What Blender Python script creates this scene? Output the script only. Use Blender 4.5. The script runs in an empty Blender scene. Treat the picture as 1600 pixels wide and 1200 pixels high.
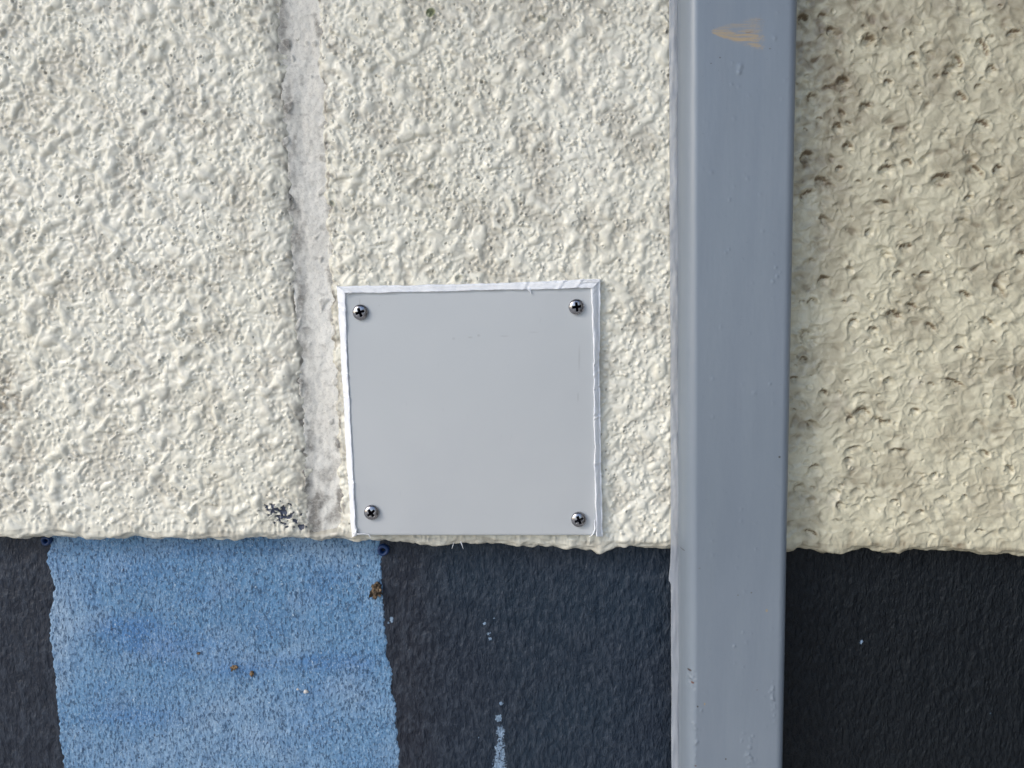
import bpy, math, random
import numpy as np
from mathutils import Vector
R = math.radians
S = bpy.context.scene
C = S.collection

# ------------------------------------------------------------------ camera
CAMZ = 1.35; DIST = 0.40; PITCH = R(6.5); F = 1202.0
cam = bpy.data.cameras.new('camera'); camo = bpy.data.objects.new('camera', cam); C.objects.link(camo)
camo.location = (0, -DIST, CAMZ); camo.rotation_euler = (R(90) - PITCH, 0, 0)
cam.sensor_width = 36; cam.lens = 36 * F / 1600; cam.clip_start = 0.01; cam.clip_end = 500
S.camera = camo
# ------------------------------------------------------------------ sky, sun, exposure
SUN = Vector((-1.06, -0.55, 0.88)).normalized()
w = bpy.data.worlds.new('World'); S.world = w; w.use_nodes = True
nt = w.node_tree; bg = nt.nodes['Background']
sky = nt.nodes.new('ShaderNodeTexSky'); sky.sky_type = 'NISHITA'; sky.sun_disc = False
sky.sun_elevation = math.asin(SUN.z); sky.sun_rotation = math.atan2(SUN.x, SUN.y)
sky.air_density = 1.0; sky.dust_density = 1.6; sky.ozone_density = 1.0
nt.links.new(sky.outputs[0], bg.inputs[0]); bg.inputs[1].default_value = 0.15
sl = bpy.data.lights.new('sun', 'SUN'); sl.energy = 1.5; sl.angle = R(26); sl.color = (1, 0.95, 0.885)
so = bpy.data.objects.new('sun', sl); C.objects.link(so)
so.rotation_euler = SUN.to_track_quat('Z', 'Y').to_euler(); so.location = (-2, -2, 4)
S.view_settings.view_transform = 'Standard'; S.view_settings.look = 'None'
S.view_settings.gamma = 1; S.view_settings.exposure = 0.93
S.render.engine = 'CYCLES'; S.render.resolution_x = 1024; S.render.resolution_y = 768

# ------------------------------------------------------------------ helpers
cp, sp = math.cos(PITCH), math.sin(PITCH)
def at(px, py, Y=0.0):
    """pixel of the 1600x1200 photograph -> real (x, z) on the plane y = Y"""
    px = np.asarray(px, float); py = np.asarray(py, float)
    x = (px - 800) / F; y = (600 - py) / F
    dy = cp + y * sp; dz = -sp + y * cp
    t = (Y + DIST) / dy
    return x * t, CAMZ + dz * t
def pt(px, py, Y=0.0):
    a, b = at(px, py, Y); return float(a), float(b)

_perm = {}
def perlin(x, y, seed=0):
    if seed not in _perm:
        r = np.random.RandomState(seed + 11)
        a = r.rand(65536) * 2 * np.pi
        _perm[seed] = (np.cos(a).astype(np.float32), np.sin(a).astype(np.float32))
    gx, gy = _perm[seed]
    xi = np.floor(x).astype(np.int64); yi = np.floor(y).astype(np.int64)
    xf = (x - xi); yf = (y - yi)
    u = xf * xf * xf * (xf * (xf * 6 - 15) + 10); v = yf * yf * yf * (yf * (yf * 6 - 15) + 10)
    def g(ix, iy, fx, fy):
        h = ((ix * 73856093) ^ (iy * 19349663) ^ ((ix * iy) & 1023) * 83492791) & 65535
        return gx[h] * fx + gy[h] * fy
    a = g(xi, yi, xf, yf); b = g(xi + 1, yi, xf - 1, yf)
    c = g(xi, yi + 1, xf, yf - 1); d = g(xi + 1, yi + 1, xf - 1, yf - 1)
    return ((a + u * (b - a)) * (1 - v) + (c + u * (d - c)) * v) * 1.5
def _cell(seed):
    r = np.random.RandomState(seed + 300); return r.rand(4096), r.rand(4096)
def sst(a, b, x):
    t = np.clip((x - a) / (b - a), 0, 1); return t * t * (3 - 2 * t)
def fbm(x, y, seed, n=3):
    s = 0; amp = 1
    for i in range(n):
        s = s + amp * perlin(x * 2 ** i, y * 2 ** i, seed + i); amp *= .5
    return s
def bill(n, e=.05): return np.sqrt(n * n + e * e)

def link(name, me, mat=None, parent=None, smooth=True):
    o = bpy.data.objects.new(name, me); C.objects.link(o)
    if mat: me.materials.append(mat)
    if smooth:
        me.polygons.foreach_set('use_smooth', np.ones(len(me.polygons), bool))
    if parent:
        o.parent = parent
    return o
def meshraw(name, V, Q):
    """V (n,3) world coordinates, Q (m,4) quads"""
    me = bpy.data.meshes.new(name)
    n, m = len(V), len(Q)
    me.vertices.add(n); me.vertices.foreach_set('co', np.ascontiguousarray(V, np.float32).ravel())
    me.loops.add(m * 4); me.loops.foreach_set('vertex_index', np.ascontiguousarray(Q, np.int32).ravel())
    me.polygons.add(m); me.polygons.foreach_set('loop_start', np.arange(0, m * 4, 4, dtype=np.int32))
    me.polygons.foreach_set('loop_total', np.full(m, 4, np.int32))
    me.update(calc_edges=True); me.validate()
    return me
def gridmesh(name, P, flip=False, closed=False):
    """P (rows, cols, 3)"""
    r, c = P.shape[:2]
    I = np.arange(r * c).reshape(r, c)
    if closed: I = np.concatenate([I, I[:, :1]], 1)
    Q = np.stack([I[:-1, :-1], I[:-1, 1:], I[1:, 1:], I[1:, :-1]], -1).reshape(-1, 4)
    if flip: Q = Q[:, ::-1]
    return meshraw(name, P.reshape(-1, 3), Q)
def setmask(me, M):
    a = me.attributes.new('mask', 'FLOAT_COLOR', 'POINT')
    a.data.foreach_set('color', np.ascontiguousarray(M, np.float32).ravel())
def tag(o, label=None, cat=None, group=None, kind=None):
    if label: o['label'] = label
    if cat: o['category'] = cat
    if group: o['group'] = group
    if kind: o['kind'] = kind
    return o
def empty(name, loc):
    o = bpy.data.objects.new(name, None); C.objects.link(o); o.location = loc; o.empty_display_size = .02; return o

# node helpers
class NT:
    def __init__(s, name):
        s.m = bpy.data.materials.new(name); s.m.use_nodes = True
        s.t = s.m.node_tree; s.b = s.t.nodes['Principled BSDF']
        s.tc = s.t.nodes.new('ShaderNodeTexCoord')
    def new(s, ty, **k):
        n = s.t.nodes.new(ty)
        for a, v in k.items(): setattr(n, a, v)
        return n
    def L(s, a, b): s.t.links.new(a, b)
    def noise(s, scale, detail=3, rough=.55, stretch=(1, 1, 1), rot=(0, 0, 0), dist=0):
        mp = s.new('ShaderNodeMapping'); mp.inputs['Scale'].default_value = stretch; mp.inputs['Rotation'].default_value = rot
        s.L(s.tc.outputs['Object'], mp.inputs[0])
        n = s.new('ShaderNodeTexNoise'); n.inputs['Scale'].default_value = scale
        n.inputs['Detail'].default_value = detail; n.inputs['Roughness'].default_value = rough
        n.inputs['Distortion'].default_value = dist
        s.L(mp.outputs[0], n.inputs['Vector']); return n.outputs['Fac']
    def ramp(s, f, a, b, va=0.0, vb=1.0):
        r = s.new('ShaderNodeMapRange'); r.interpolation_type = 'SMOOTHSTEP'
        r.inputs[1].default_value = a; r.inputs[2].default_value = b
        r.inputs[3].default_value = va; r.inputs[4].default_value = vb
        s.L(f, r.inputs[0]); return r.outputs[0]
    def mix(s, f, a, b, blend='MIX'):
        n = s.new('ShaderNodeMix', data_type='RGBA', blend_type=blend)
        for sock, v in ((n.inputs[0], f), (n.inputs[6], a), (n.inputs[7], b)):
            if isinstance(v, (int, float)): sock.default_value = v
            elif isinstance(v, tuple): sock.default_value = (*v, 1)
            else: s.L(v, sock)
        return n.outputs[2]
    def math(s, op, a, b=0.0, c=None):
        n = s.new('ShaderNodeMath', operation=op)
        for i, v in enumerate((a, b) if c is None else (a, b, c)):
            if isinstance(v, (int, float)): n.inputs[i].default_value = v
            else: s.L(v, n.inputs[i])
        return n.outputs[0]
    def mask(s):
        a = s.new('ShaderNodeAttribute', attribute_name='mask')
        sp_ = s.new('ShaderNodeSeparateColor'); s.L(a.outputs['Color'], sp_.inputs[0])
        return sp_.outputs[0], sp_.outputs[1], sp_.outputs[2], a.outputs['Alpha']
    def bump(s, h, dist, strength=1.0, prev=None):
        b = s.new('ShaderNodeBump'); b.inputs['Distance'].default_value = dist; b.inputs['Strength'].default_value = strength
        s.L(h, b.inputs['Height'])
        if prev is not None: s.L(prev, b.inputs['Normal'])
        return b.outputs[0]
    def blob(s, x, z, rx, rz, rot=0.0):
        """soft ellipse mask in object x/z"""
        mp = s.new('ShaderNodeMapping', vector_type='TEXTURE')
        mp.inputs['Location'].default_value = (x, 0, z); mp.inputs['Rotation'].default_value = (0, rot, 0)
        mp.inputs['Scale'].default_value = (rx, 1e3, rz)
        s.L(s.tc.outputs['Object'], mp.inputs[0])
        l = s.new('ShaderNodeVectorMath', operation='LENGTH'); s.L(mp.outputs[0], l.inputs[0]); return l.outputs['Value']
    def out(s, col=None, rough=None, normal=None):
        if col is not None: s.L(col, s.b.inputs['Base Color']) if not isinstance(col, tuple) else setattr(s.b.inputs['Base Color'], 'default_value', (*col, 1))
        if rough is not None:
            if isinstance(rough, (int, float)): s.b.inputs['Roughness'].default_value = rough
            else: s.L(rough, s.b.inputs['Roughness'])
        if normal is not None: s.L(normal, s.b.inputs['Normal'])
        return s.m

# ------------------------------------------------------------------ materials
def cream_mat():
    n = NT('cream_paint'); r, g, b, a = n.mask()
    big = n.noise(14, 4); f1 = n.noise(900, 3)
    c = n.mix(n.ramp(big, .35, .65), (.715, .685, .575), (.755, .73, .63))
    sx = n.new('ShaderNodeSeparateXYZ'); n.L(n.tc.outputs['Object'], sx.inputs[0])
    c = n.mix(n.ramp(sx.outputs[0], .10, .13), c, (.62, .58, .43))      # the board beyond the pipe has an older, yellower coat
    c = n.mix(n.math('MULTIPLY', n.ramp(n.noise(60, 5, .6), .55, .72), .35), c, (.60, .55, .46))
    c = n.mix(n.math('MULTIPLY', g, .92), c, (.16, .15, .135))         # grime
    c = n.mix(n.math('MULTIPLY', r, .95), c, (.145, .105, .062))       # brown dirt and crease tint
    c = n.mix(a, c, (.17, .20, .10))                                 # algae
    c = n.mix(n.ramp(b, .4, .6), c, (.055, .065, .10))                 # old slate paint laid bare
    nb = n.bump(n.noise(420, 3, .6), .0005, .45)
    nb = n.bump(f1, .00025, .5, nb)
    n.b.inputs['Specular IOR Level'].default_value = .45
    return n.out(c, n.ramp(n.noise(150, 2), .3, .7, .24, .36), nb)
def joint_mat():
    n = NT('joint_sealant'); r, g, b, a = n.mask()
    c = n.mix(n.ramp(n.noise(35, 4), .3, .7), (.72, .695, .63), (.78, .76, .70))
    fine = n.ramp(n.noise(1000, 4, .75), .50, .66)
    c = n.mix(n.math('MULTIPLY', fine, .36), c, (.28, .26, .235))
    gg = n.math('MULTIPLY', g, n.ramp(n.noise(500, 4, .7), .25, .6, .45, 1.0))
    c = n.mix(n.math('MINIMUM', gg, .9), c, (.20, .185, .165))
    nb = n.bump(n.noise(700, 4, .65), .0004, .5)
    return n.out(c, .8, nb)
def slate_mat():
    n = NT('slate_paint'); r, g, b, a = n.mask(); n.b.inputs['Specular IOR Level'].default_value = .25
    c = n.mix(n.ramp(n.noise(9, 3), .35, .65), (.013, .020, .034), (.013, .025, .042))
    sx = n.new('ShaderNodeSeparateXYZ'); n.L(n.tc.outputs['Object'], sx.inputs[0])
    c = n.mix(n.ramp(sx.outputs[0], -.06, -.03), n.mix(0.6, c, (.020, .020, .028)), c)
    c = n.mix(n.ramp(sx.outputs[0], .10, .13), c, (.0045, .0070, .0105))       # blacker colour beyond the pipe
    st = n.noise(430, 4, .62, (1, 1, .42), (0, R(10), 0))
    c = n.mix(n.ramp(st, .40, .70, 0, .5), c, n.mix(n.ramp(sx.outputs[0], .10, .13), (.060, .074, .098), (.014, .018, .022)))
    c = n.mix(n.math('MULTIPLY', n.ramp(n.noise(1500, 2), .70, .78), .35), c, (.16, .17, .19))
    chip = n.math('ADD', r, n.math('MULTIPLY', n.math('SUBTRACT', n.noise(800, 4, .75), .5), 3.2))
    chip = n.math('MULTIPLY', n.ramp(chip, .5, .62), n.ramp(r, .02, .12))
    c = n.mix(chip, c, n.mix(n.noise(600, 2), (.13, .20, .30), (.30, .40, .52)))
    nb = n.bump(n.noise(430, 4, .62, (1, 1, .42), (0, R(10), 0)), .0022, .9)
    nb = n.bump(n.noise(130, 2, .5, (1, 1, .7)), .0024, .6, nb)
    return n.out(c, n.ramp(st, .3, .7, .50, .33), nb)
def blue_mat():
    n = NT('blue_paint'); r, g, b, a = n.mask()
    sp1 = n.noise(760, 4, .7, (1, 1, .5), (0, R(12), 0)); sp2 = n.noise(1100, 3, .7, (1, 1, .7))
    c = n.mix(n.ramp(n.noise(7, 4, .6), .36, .66), (.100, .235, .41), (.145, .290, .47))
    c = n.mix(n.math('MULTIPLY', r, .9), c, (.055, .18, .41))
    c = n.mix(n.math('MULTIPLY', g, .7), c, (.36, .46, .58))
    c = n.mix(n.ramp(n.noise(95, 5, .65), .42, .66, 0, .55), c, (.085, .20, .37))
    c = n.mix(n.ramp(n.noise(140, 5, .7, (1, 1, .8)), .56, .72, 0, .5), c, (.30, .42, .56))
    c = n.mix(n.ramp(sp2, .50, .68, 0, .5), c, (.42, .54, .66))
    c = n.mix(n.ramp(sp1, .49, .62, 0, .88), c, (.026, .072, .145))
    c = n.mix(n.ramp(n.noise(420, 2, .5, (1, 1, .7)), .69, .74, 0, .85), c, (.03, .045, .085))
    c = n.mix(n.ramp(n.noise(520, 1, .5), .775, .79, 0, .6), c, (.6, .68, .75))
    nb = n.bump(sp1, .0013, .8); nb = n.bump(n.noise(220, 3), .0010, .5, nb)
    return n.out(c, .62, nb)
def pipe_mat():
    n = NT('pipe_paint')
    c = n.mix(n.ramp(n.noise(6, 4), .3, .7), (.174, .209, .250), (.200, .235, .279))
    c = n.mix(n.ramp(n.noise(900, 2), .70, .76, 0, .35), c, (.10, .11, .13))
    c = n.mix(n.ramp(n.noise(140, 4, .6, (1, 1, .06)), .35, .7, 0, .22), c, (.145, .175, .225))
    Y = PIPEF
    def P(x, y): return pt(x, y, Y)
    # ochre scrape
    x0, z0 = P(1110, 49); x1, z1 = P(1194, 56); sxz = n.new('ShaderNodeSeparateXYZ'); n.L(n.tc.outputs['Object'], sxz.inputs[0])
    uu = n.math('DIVIDE', n.math('SUBTRACT', sxz.outputs[0], x0), x1 - x0)
    wz = n.math('MULTIPLY', n.math('POWER', n.math('MAXIMUM', uu, 0.0), .8), .0088)
    jit = n.math('MULTIPLY', n.math('SUBTRACT', n.noise(330, 4, .7), .5), .5)
    zc = n.math('SUBTRACT', n.math('SUBTRACT', sxz.outputs[2], z0), n.math('MULTIPLY', uu, z1 - z0 + .0012))
    dd = n.math('ADD', n.math('DIVIDE', n.math('ABSOLUTE', zc), n.math('ADD', wz, .0004)), jit)
    env = n.math('MULTIPLY', n.ramp(dd, .62, 1.0, 1, 0), n.ramp(n.math('ADD', uu, jit), .80, 1.0, 1, 0))
    st = n.noise(520, 4, .65, (.14, 1, 1.5), (0, R(10), 0)); st2 = n.noise(700, 3, .6, (.12, 1, 1.2), (0, R(10), 0))
    low_ = n.ramp(zc, -.001, .0022, 1.0, .45)
    env = n.math('MULTIPLY', env, n.ramp(uu, -.01, .06))
    m = n.math('MULTIPLY', n.math('MULTIPLY', env, low_), n.ramp(st, .40, .56, .15, 1.0))
    c = n.mix(n.math('MULTIPLY', m, .85), c, (.40, .29, .155))
    c = n.mix(n.math('MULTIPLY', n.math('MULTIPLY', env, n.ramp(uu, .45, .7)), n.ramp(st2, .60, .68, 0, .8)), c, (.21, .13, .085))
    # rust spots and specks
    for (a, b_, s1, s2, col) in ((1079, 1050, .0009, .0006, (.05, .03, .025)), (1083, 1068, .0008, .0006, (.10, .035, .02)),
                        (1090, 1104, .0005, .0005, (.03, .02, .02)), (1072, 866, .0007, .0003, (.05, .04, .04)),
                        (1101, 1100, .0005, .0008, (.28, .22, .15)), (1198, 954, .0007, .0009, (.28, .24, .17)), (1174, 926, .0005, .0005, (.10, .10, .11)),
                        (1153, 930, .0005, .0004, (.12, .12, .13)), (1134, 1186, .0005, .0005, (.04, .03, .03)), (1087, 1197, .0006, .0004, (.08, .04, .03)),
                        (1125, 90, .0005, .0004, (.10, .10, .12)), (1203, 76, .0006, .0004, (.13, .13, .15)), (1218, 714, .0006, .0006, (.03, .03, .03)),
                        (1093, 888, .0006, .0004, (.13, .14, .16)), (1183, 1078, .0005, .0005, (.14, .15, .17)), (1111, 99, .0005, .0003, (.10, .10, .13))):
        x, z = P(a, b_); c = n.mix(n.ramp(n.blob(x, z, s1, s2), .6, 1.2, .95, 0), c, col)
    nb = n.bump(n.noise(500, 2, .5, (1, 1, .5)), .00012, .35)
    n.b.inputs['Specular IOR Level'].default_value = .8
    return n.out(c, n.ramp(n.noise(45, 4, .6, (1, 1, .3)), .3, .7, .34, .46), nb)
PIPEB = -0.0015; PIPED = 0.018; PIPEF = PIPEB - PIPED
M_cream, M_joint, M_slate, M_blue, M_pipe = cream_mat(), joint_mat(), slate_mat(), blue_mat(), pipe_mat()

# ------------------------------------------------------------------ ground
n = NT('paving'); M = n.out(n.mix(n.noise(12, 6), (.27, .265, .25), (.36, .35, .33)), .9, n.bump(n.noise(150, 4), .003, .6))
P = np.zeros((2, 2, 3)); P[:, :, 0] = [[-60, 60], [-60, 60]]; P[:, :, 1] = [[-120, -120], [60, 60]]
tag(link('ground', gridmesh('ground', P), M, smooth=False), kind='structure')

# added boxes, out of view, that shade the wall from the right and above
n = NT('shade_box_grey'); M = n.out(n.mix(n.noise(5, 5), (.10, .105, .11), (.15, .15, .15)), .8, n.bump(n.noise(80, 4), .004, .5))
def box(name, a, b, mat):
    V = np.array([[(a, b)[(k >> i) & 1][i] for i in range(3)] for k in range(8)], float)
    Q = np.array([(0, 1, 3, 2), (4, 6, 7, 5), (0, 4, 5, 1), (2, 3, 7, 6), (0, 2, 6, 4), (1, 5, 7, 3)])
    me = meshraw(name, V, Q[:, ::-1]); return tag(link(name, me, mat, smooth=False), kind='structure')
box('side_shade_box', (1.25, -3.0, -.05), (1.45, .1, 3.2), M)
box('overhead_shade_box', (-3.5, -.75, 2.42), (1.25, .1, 2.55), M)

# ------------------------------------------------------------------ coordinates
def spaced(a, b, step, lo, hi):
    """fine between a and b, growing outside"""
    mid = list(np.arange(a, b, step))
    up = []; x = mid[-1]; s = step
    while x < hi: s = min(s * 1.35, .0011 if x < b + .2 else .02); x += s; up.append(x)
    dn = []; x = a; s = step
    while x > lo: s = min(s * 1.35, .0011 if x > a - .2 else .02); x -= s; dn.append(x)
    return np.array(dn[::-1] + mid + up)
STEP = 0.00042
xs = spaced(-.290, .290, STEP, -1.2, 1.2)

# lower edge (silhouette) of the cream wall, photograph pixels -> metres
EX, EZ = at([-60, 0, 250, 480, 530, 560, 640, 780, 935, 1050, 1240, 1420, 1600, 1700], [836, 838, 842, 845, 838, 846, 850, 851, 857, 857, 860, 862, 868, 871], 0.0)
def edge_z(x): return np.interp(x, EX, EZ)
# the joint's centre line and half width
JX0, JZ0 = pt(467, 0); JX1, JZ1 = pt(511, 835)
def joint_x(z): return JX0 + (JX1 - JX0) * (z - JZ0) / (JZ1 - JZ0)
def joint_w(z):
    t = (z - JZ0) / (JZ1 - JZ0); return .0104 - .0014 * t

rng = np.random.RandomState(5)
def splat(H, X, Z, cx, cz, rad, fn, M=None):
    """apply fn(dist/rad) around (cx, cz) on a grid whose rows/cols are separable"""
    x0, x1 = np.searchsorted(X, [cx - rad, cx + rad]); z0, z1 = np.searchsorted(Z, [cz - rad, cz + rad])
    if x1 <= x0 or z1 <= z0: return None
    sl_ = (slice(z0, z1), slice(x0, x1))
    d = np.hypot(X[None, x0:x1] - cx, Z[z0:z1, None] - cz) / rad
    return sl_, d

# ------------------------------------------------------------------ cream stucco wall
def stucco():
    ZTOP = at(800, 0)[1] + .012
    Z = spaced(float(edge_z(np.array([-.3]))[0]) - .02, ZTOP, STEP, 1.2, 2.35)
    Z = Z[Z > CAMZ - .2]
    Zb = Z.min()
    # rows follow the lower edge: z = edge + arc length for the face
    zz = Z - Z.min()                    # distance above the start of the round-over
    X, ZR = np.meshgrid(xs, zz)
    ER = .0048                          # radius of the lower edge
    zz_edge = edge_z(X) + ER + .0012 * perlin(X / .018, X * 0 + 3.3, 70) + .0006 * perlin(X / .006, X * 0 + 1.3, 71)
    W = zz_edge + ZR
    xm, zm = X * 1000, W * 1000         # millimetres
    # right-hand field beyond the pipe is smoother and dirtier
    right = sst(.095, .125, X)
    # --- left field: trowelled, diagonal lumps under thick paint
    ca, sa = math.cos(R(52)), math.sin(R(52))
    wx = 1.6 * perlin(xm / 11, zm / 11, 1) + .45 * perlin(xm / 3.7, zm / 3.7, 3); wz = 1.6 * perlin(xm / 11, zm / 11, 2) + .45 * perlin(xm / 3.7, zm / 3.7, 4)
    px_, pz_ = xm + wx, zm + wz
    u = px_ * ca + pz_ * sa; v = -px_ * sa + pz_ * ca
    amp = .75 + .45 * perlin(xm / 45, zm / 45, 9)
    big = 3.0 * perlin(u / 9.6, v / 7.6, 5) + 1.5 * perlin(u / 4.6, v / 4.2, 6) + .26 * perlin(px_ / 2.4, pz_ / 2.4, 15) - .05
    big = 2.1 * np.tanh(big / 2.1) + .9 * perlin(xm / 38, zm / 38, 9)
    fine = sst(-.5, .7, perlin(px_ / 2.9, pz_ / 2.6, 7)) * .62 + .17 * bill(perlin(px_ / 2.0, pz_ / 2.0, 14), .14) + .12 * perlin(px_ / 1.4, pz_ / 1.4, 8) + .45 * perlin(xm / 7, zm / 7, 12)
    KS = .26
    HL = KS * np.logaddexp(big / KS, fine / KS)         # thick paint bridging the coarse grains
    bead = sst(.55, -.25, big - fine)                    # where the fine grain still shows
    HL += .4 * perlin(xm / 30, zm / 30, 13)
    # --- right field: flat, wormy, pocked
    wx = 2.6 * perlin(xm / 12, zm / 12, 21) + 1.1 * perlin(xm / 5, zm / 5, 23); wz = 2.6 * perlin(xm / 12, zm / 12, 22) + 1.1 * perlin(xm / 5, zm / 5, 24)
    qx, qz = xm + wx, zm + wz
    a = perlin(qx / 8.5, qz / 6.5, 25); b = perlin(qx / 4.3, qz / 3.8, 26)
    md = .35 + .65 * sst(-.3, .4, perlin(xm / 13, zm / 13, 29))
    def cells(x, y, seed):
        ix, iy = np.floor(x), np.floor(y); f1 = np.full(x.shape, 9.); f2 = np.full(x.shape, 9.)
        g1, g2 = _cell(seed)
        for dx in (-1, 0, 1):
            for dy in (-1, 0, 1):
                h = (((ix + dx).astype(np.int64) * 7349) ^ ((iy + dy).astype(np.int64) * 19391)) & 4095
                d = (ix + dx + g1[h] - x) ** 2 + (iy + dy + g2[h] - y) ** 2
                f2 = np.minimum(f2, np.maximum(f1, d)); f1 = np.minimum(f1, d)
        return np.sqrt(f1), np.sqrt(f2)
    c1, c2 = cells(qx / 9.0, qz / 7.0, 1); e1, e2 = cells(qx / 4.4 + 5, qz / 3.6, 2)
    HR = -.80 * md * np.exp(-(c1 / .38) ** 2) + .36 * np.exp(-((c2 - c1) / .11) ** 2) * (1.2 - md)
    HR += -.30 * np.exp(-(e1 / .36) ** 2) * (1.1 - md * .5) + .08 * np.exp(-((e2 - e1) / .16) ** 2)
    HR += .55 * a + .30 * b + .10 * perlin(qx / 2.2, qz / 2.0, 27) + .3 * perlin(xm / 20, zm / 20, 35)
    dent = sst(.22, .50, perlin(qx / 6.2, qz / 3.9, 28))
    HR -= .25 * dent; HR += 1.0
    H = HL * (1 - right) + HR * right
    # masks
    Mk = np.zeros(H.shape + (4,), np.float32)
    # brown dirt: under the ledges of the pockets on the right field
    dz = np.gradient(HR, axis=0) / (STEP * 1000)
    led = sst(.20, .50, dz) * sst(.25, .7, dent + .15) * sst(-.35, .15, perlin(xm / 14, zm / 9, 30))
    broad = sst(.0, .6, perlin(xm / 22, zm / 26, 31) + .45 * perlin(xm / 5, zm / 4, 32) + .22 * sst(.19, .12, X) + .18)
    deep = sst(.55, .0, HR)
    Mk[..., 0] = right * np.clip(led * .22 + deep * broad * .34 + broad * .26 + .05 + .22 * sst(pt(1400, 560)[1], pt(1400, 0)[1], W) * sst(-.5, .4, perlin(xm / 15, zm / 12, 38) + .4 * perlin(xm / 3, zm / 3, 39)), 0, 1)
    # brown tint in the left field's lowest creases, for more contrast
    Mk[..., 0] += (1 - right) * .30 * sst(1.0, .3, HL) * sst(-.2, .4, perlin(xm / 25, zm / 25, 33))
    # joint between the boards
    jd = (X - joint_x(W)) / joint_w(W)
    jn = jd + .16 * perlin(xm / 9, zm / 6, 40) + .09 * perlin(xm / 3, zm / 2.4, 41)
    inside = np.where(jn < 0, sst(1.25, .45, np.abs(jn)), sst(1.1, .55, np.abs(jn)))
    H = H * (1 - .5 * sst(2.0, 1.0, np.abs(jn)) * (1 - inside)) - .9 * sst(2.1, .9, np.abs(jn))
    H -= inside * 4.6
    near = sst(2.0, 1.0, np.abs(jn))
    nl = sst(2.1, 1.1, np.abs(jn)) * (jn < 0); nr = sst(2.0, 1.5, np.abs(jn)) * (jn > 0)
    Mk[..., 1] += nl * .62 * sst(-.3, .35, perlin(xm / 7, zm / 12, 42) + .6 * perlin(xm / 2, zm / 3, 43))
    Mk[..., 1] += nr * .36 * sst(.08, .16, perlin(xm / 4.5, zm / 7, 49) + .25 * perlin(xm / 1.6, zm / 2, 43))
    Mk[..., 1] += .85 * sst(.16, .02, np.abs(jn + 1.05)) * sst(.12, .5, perlin(xm / 5, zm / 8, 44)) + .8 * sst(.16, .02, np.abs(jn - 1.0)) * sst(.05, .4, perlin(xm / 6, zm / 9, 45))
    # bottom left: damp grime beside the joint
    cx, cz = pt(455, 700); Mk[..., 1] += .28 * np.exp(-((X - cx) / .018) ** 2 - ((W - cz) / .04) ** 2) * sst(-.3, .4, perlin(xm / 4, zm / 4, 46))
    cx, cz = pt(10, 650); Mk[..., 0] += .55 * np.exp(-((X - cx) / .010) ** 2 - ((W - cz) / .025) ** 2) * sst(-.3, .3, perlin(xm / 5, zm / 3, 47))
    cx, cz = pt(1262, 60); Mk[..., 0] += .35 * np.exp(-((X - cx) / .022) ** 2 - ((W - cz) / .10) ** 2) * sst(-.3, .3, perlin(xm / 5, zm / 4, 48))
    # blisters and burst bubbles
    Zrow = W[:, 0]      # approximate row heights; the slope of the edge is added per splat
    k0 = W[0, :]
    def put(cx, cz, rad, kind, dark=0., green=0.):
        i = np.searchsorted(xs, cx); i = min(max(i, 2), len(xs) - 3)
        if kind == 'dome':
            kz = min(np.searchsorted(W[:, i], cz), len(W) - 2)
            if rng.rand() > bead[kz, i] + .07: return
        s = splat(H, xs, W[:, i], cx, cz, rad * 1.8, None)
        if s is None: return
        sl_, d = s; d = d * 1.8
        if kind == 'crater':
            H[sl_] += .42 * np.exp(-((d - 1) / .33) ** 2) - .75 * np.exp(-(d / .55) ** 2)
        elif kind == 'pin':
            H[sl_] -= .9 * np.exp(-(d / .7) ** 2)
        elif kind == 'dome':
            H[sl_] += rad * 1000 * .55 * np.clip(1 - d * d, 0, 1) ** .8
        g = np.exp(-(d / .62) ** 2)
        Mk[sl_ + (1,)] = np.maximum(Mk[sl_ + (1,)], dark * g)
        if green: Mk[sl_ + (3,)] = np.maximum(Mk[sl_ + (3,)], green * sst(1.15, .85, d))
    def pocket(cx, cz, a, b, rot, st, dep=1.1):
        i = min(max(np.searchsorted(xs, cx), 2), len(xs) - 3)
        s = splat(H, xs, W[:, i], cx, cz, a * 2.2, None)
        if s is None: return
        sl_ = s[0]; dx = X[sl_] - cx; dz2 = W[sl_] - cz
        u_ = (dx * math.cos(rot) + dz2 * math.sin(rot)) / a; v_ = (-dx * math.sin(rot) + dz2 * math.cos(rot)) / b
        k = perlin(dx * 1000 / 1.9 + cx * 900, dz2 * 1000 / 1.5 + cz * 700, 36); v_ = v_ + .22 * k
        k2 = perlin(dx * 1000 / 1.0 + cz * 900, dz2 * 1000 / 1.0 + cx * 700, 37)
        r_ = np.hypot(u_, v_) + 1e-6
        bowl = np.where(v_ > 0, sst(1.0, .5, r_), sst(1.25, .15, r_))
        H[sl_] += -dep * bowl + .30 * dep * np.exp(-((r_ - 1.18) / .2) ** 2) * sst(-.6, .6, v_ / r_)
        m = np.exp(-((r_ - .68) / .24) ** 2) * sst(-.05, .6, v_ / r_) * sst(-.75, .1, k2 + .4 * k) * min(1, st * 1.25)
        m = m + .22 * st * bowl * sst(-.1, .5, k2)
        Mk[sl_ + (0,)] = np.clip(Mk[sl_ + (0,)] + m, 0, 1)
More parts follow.
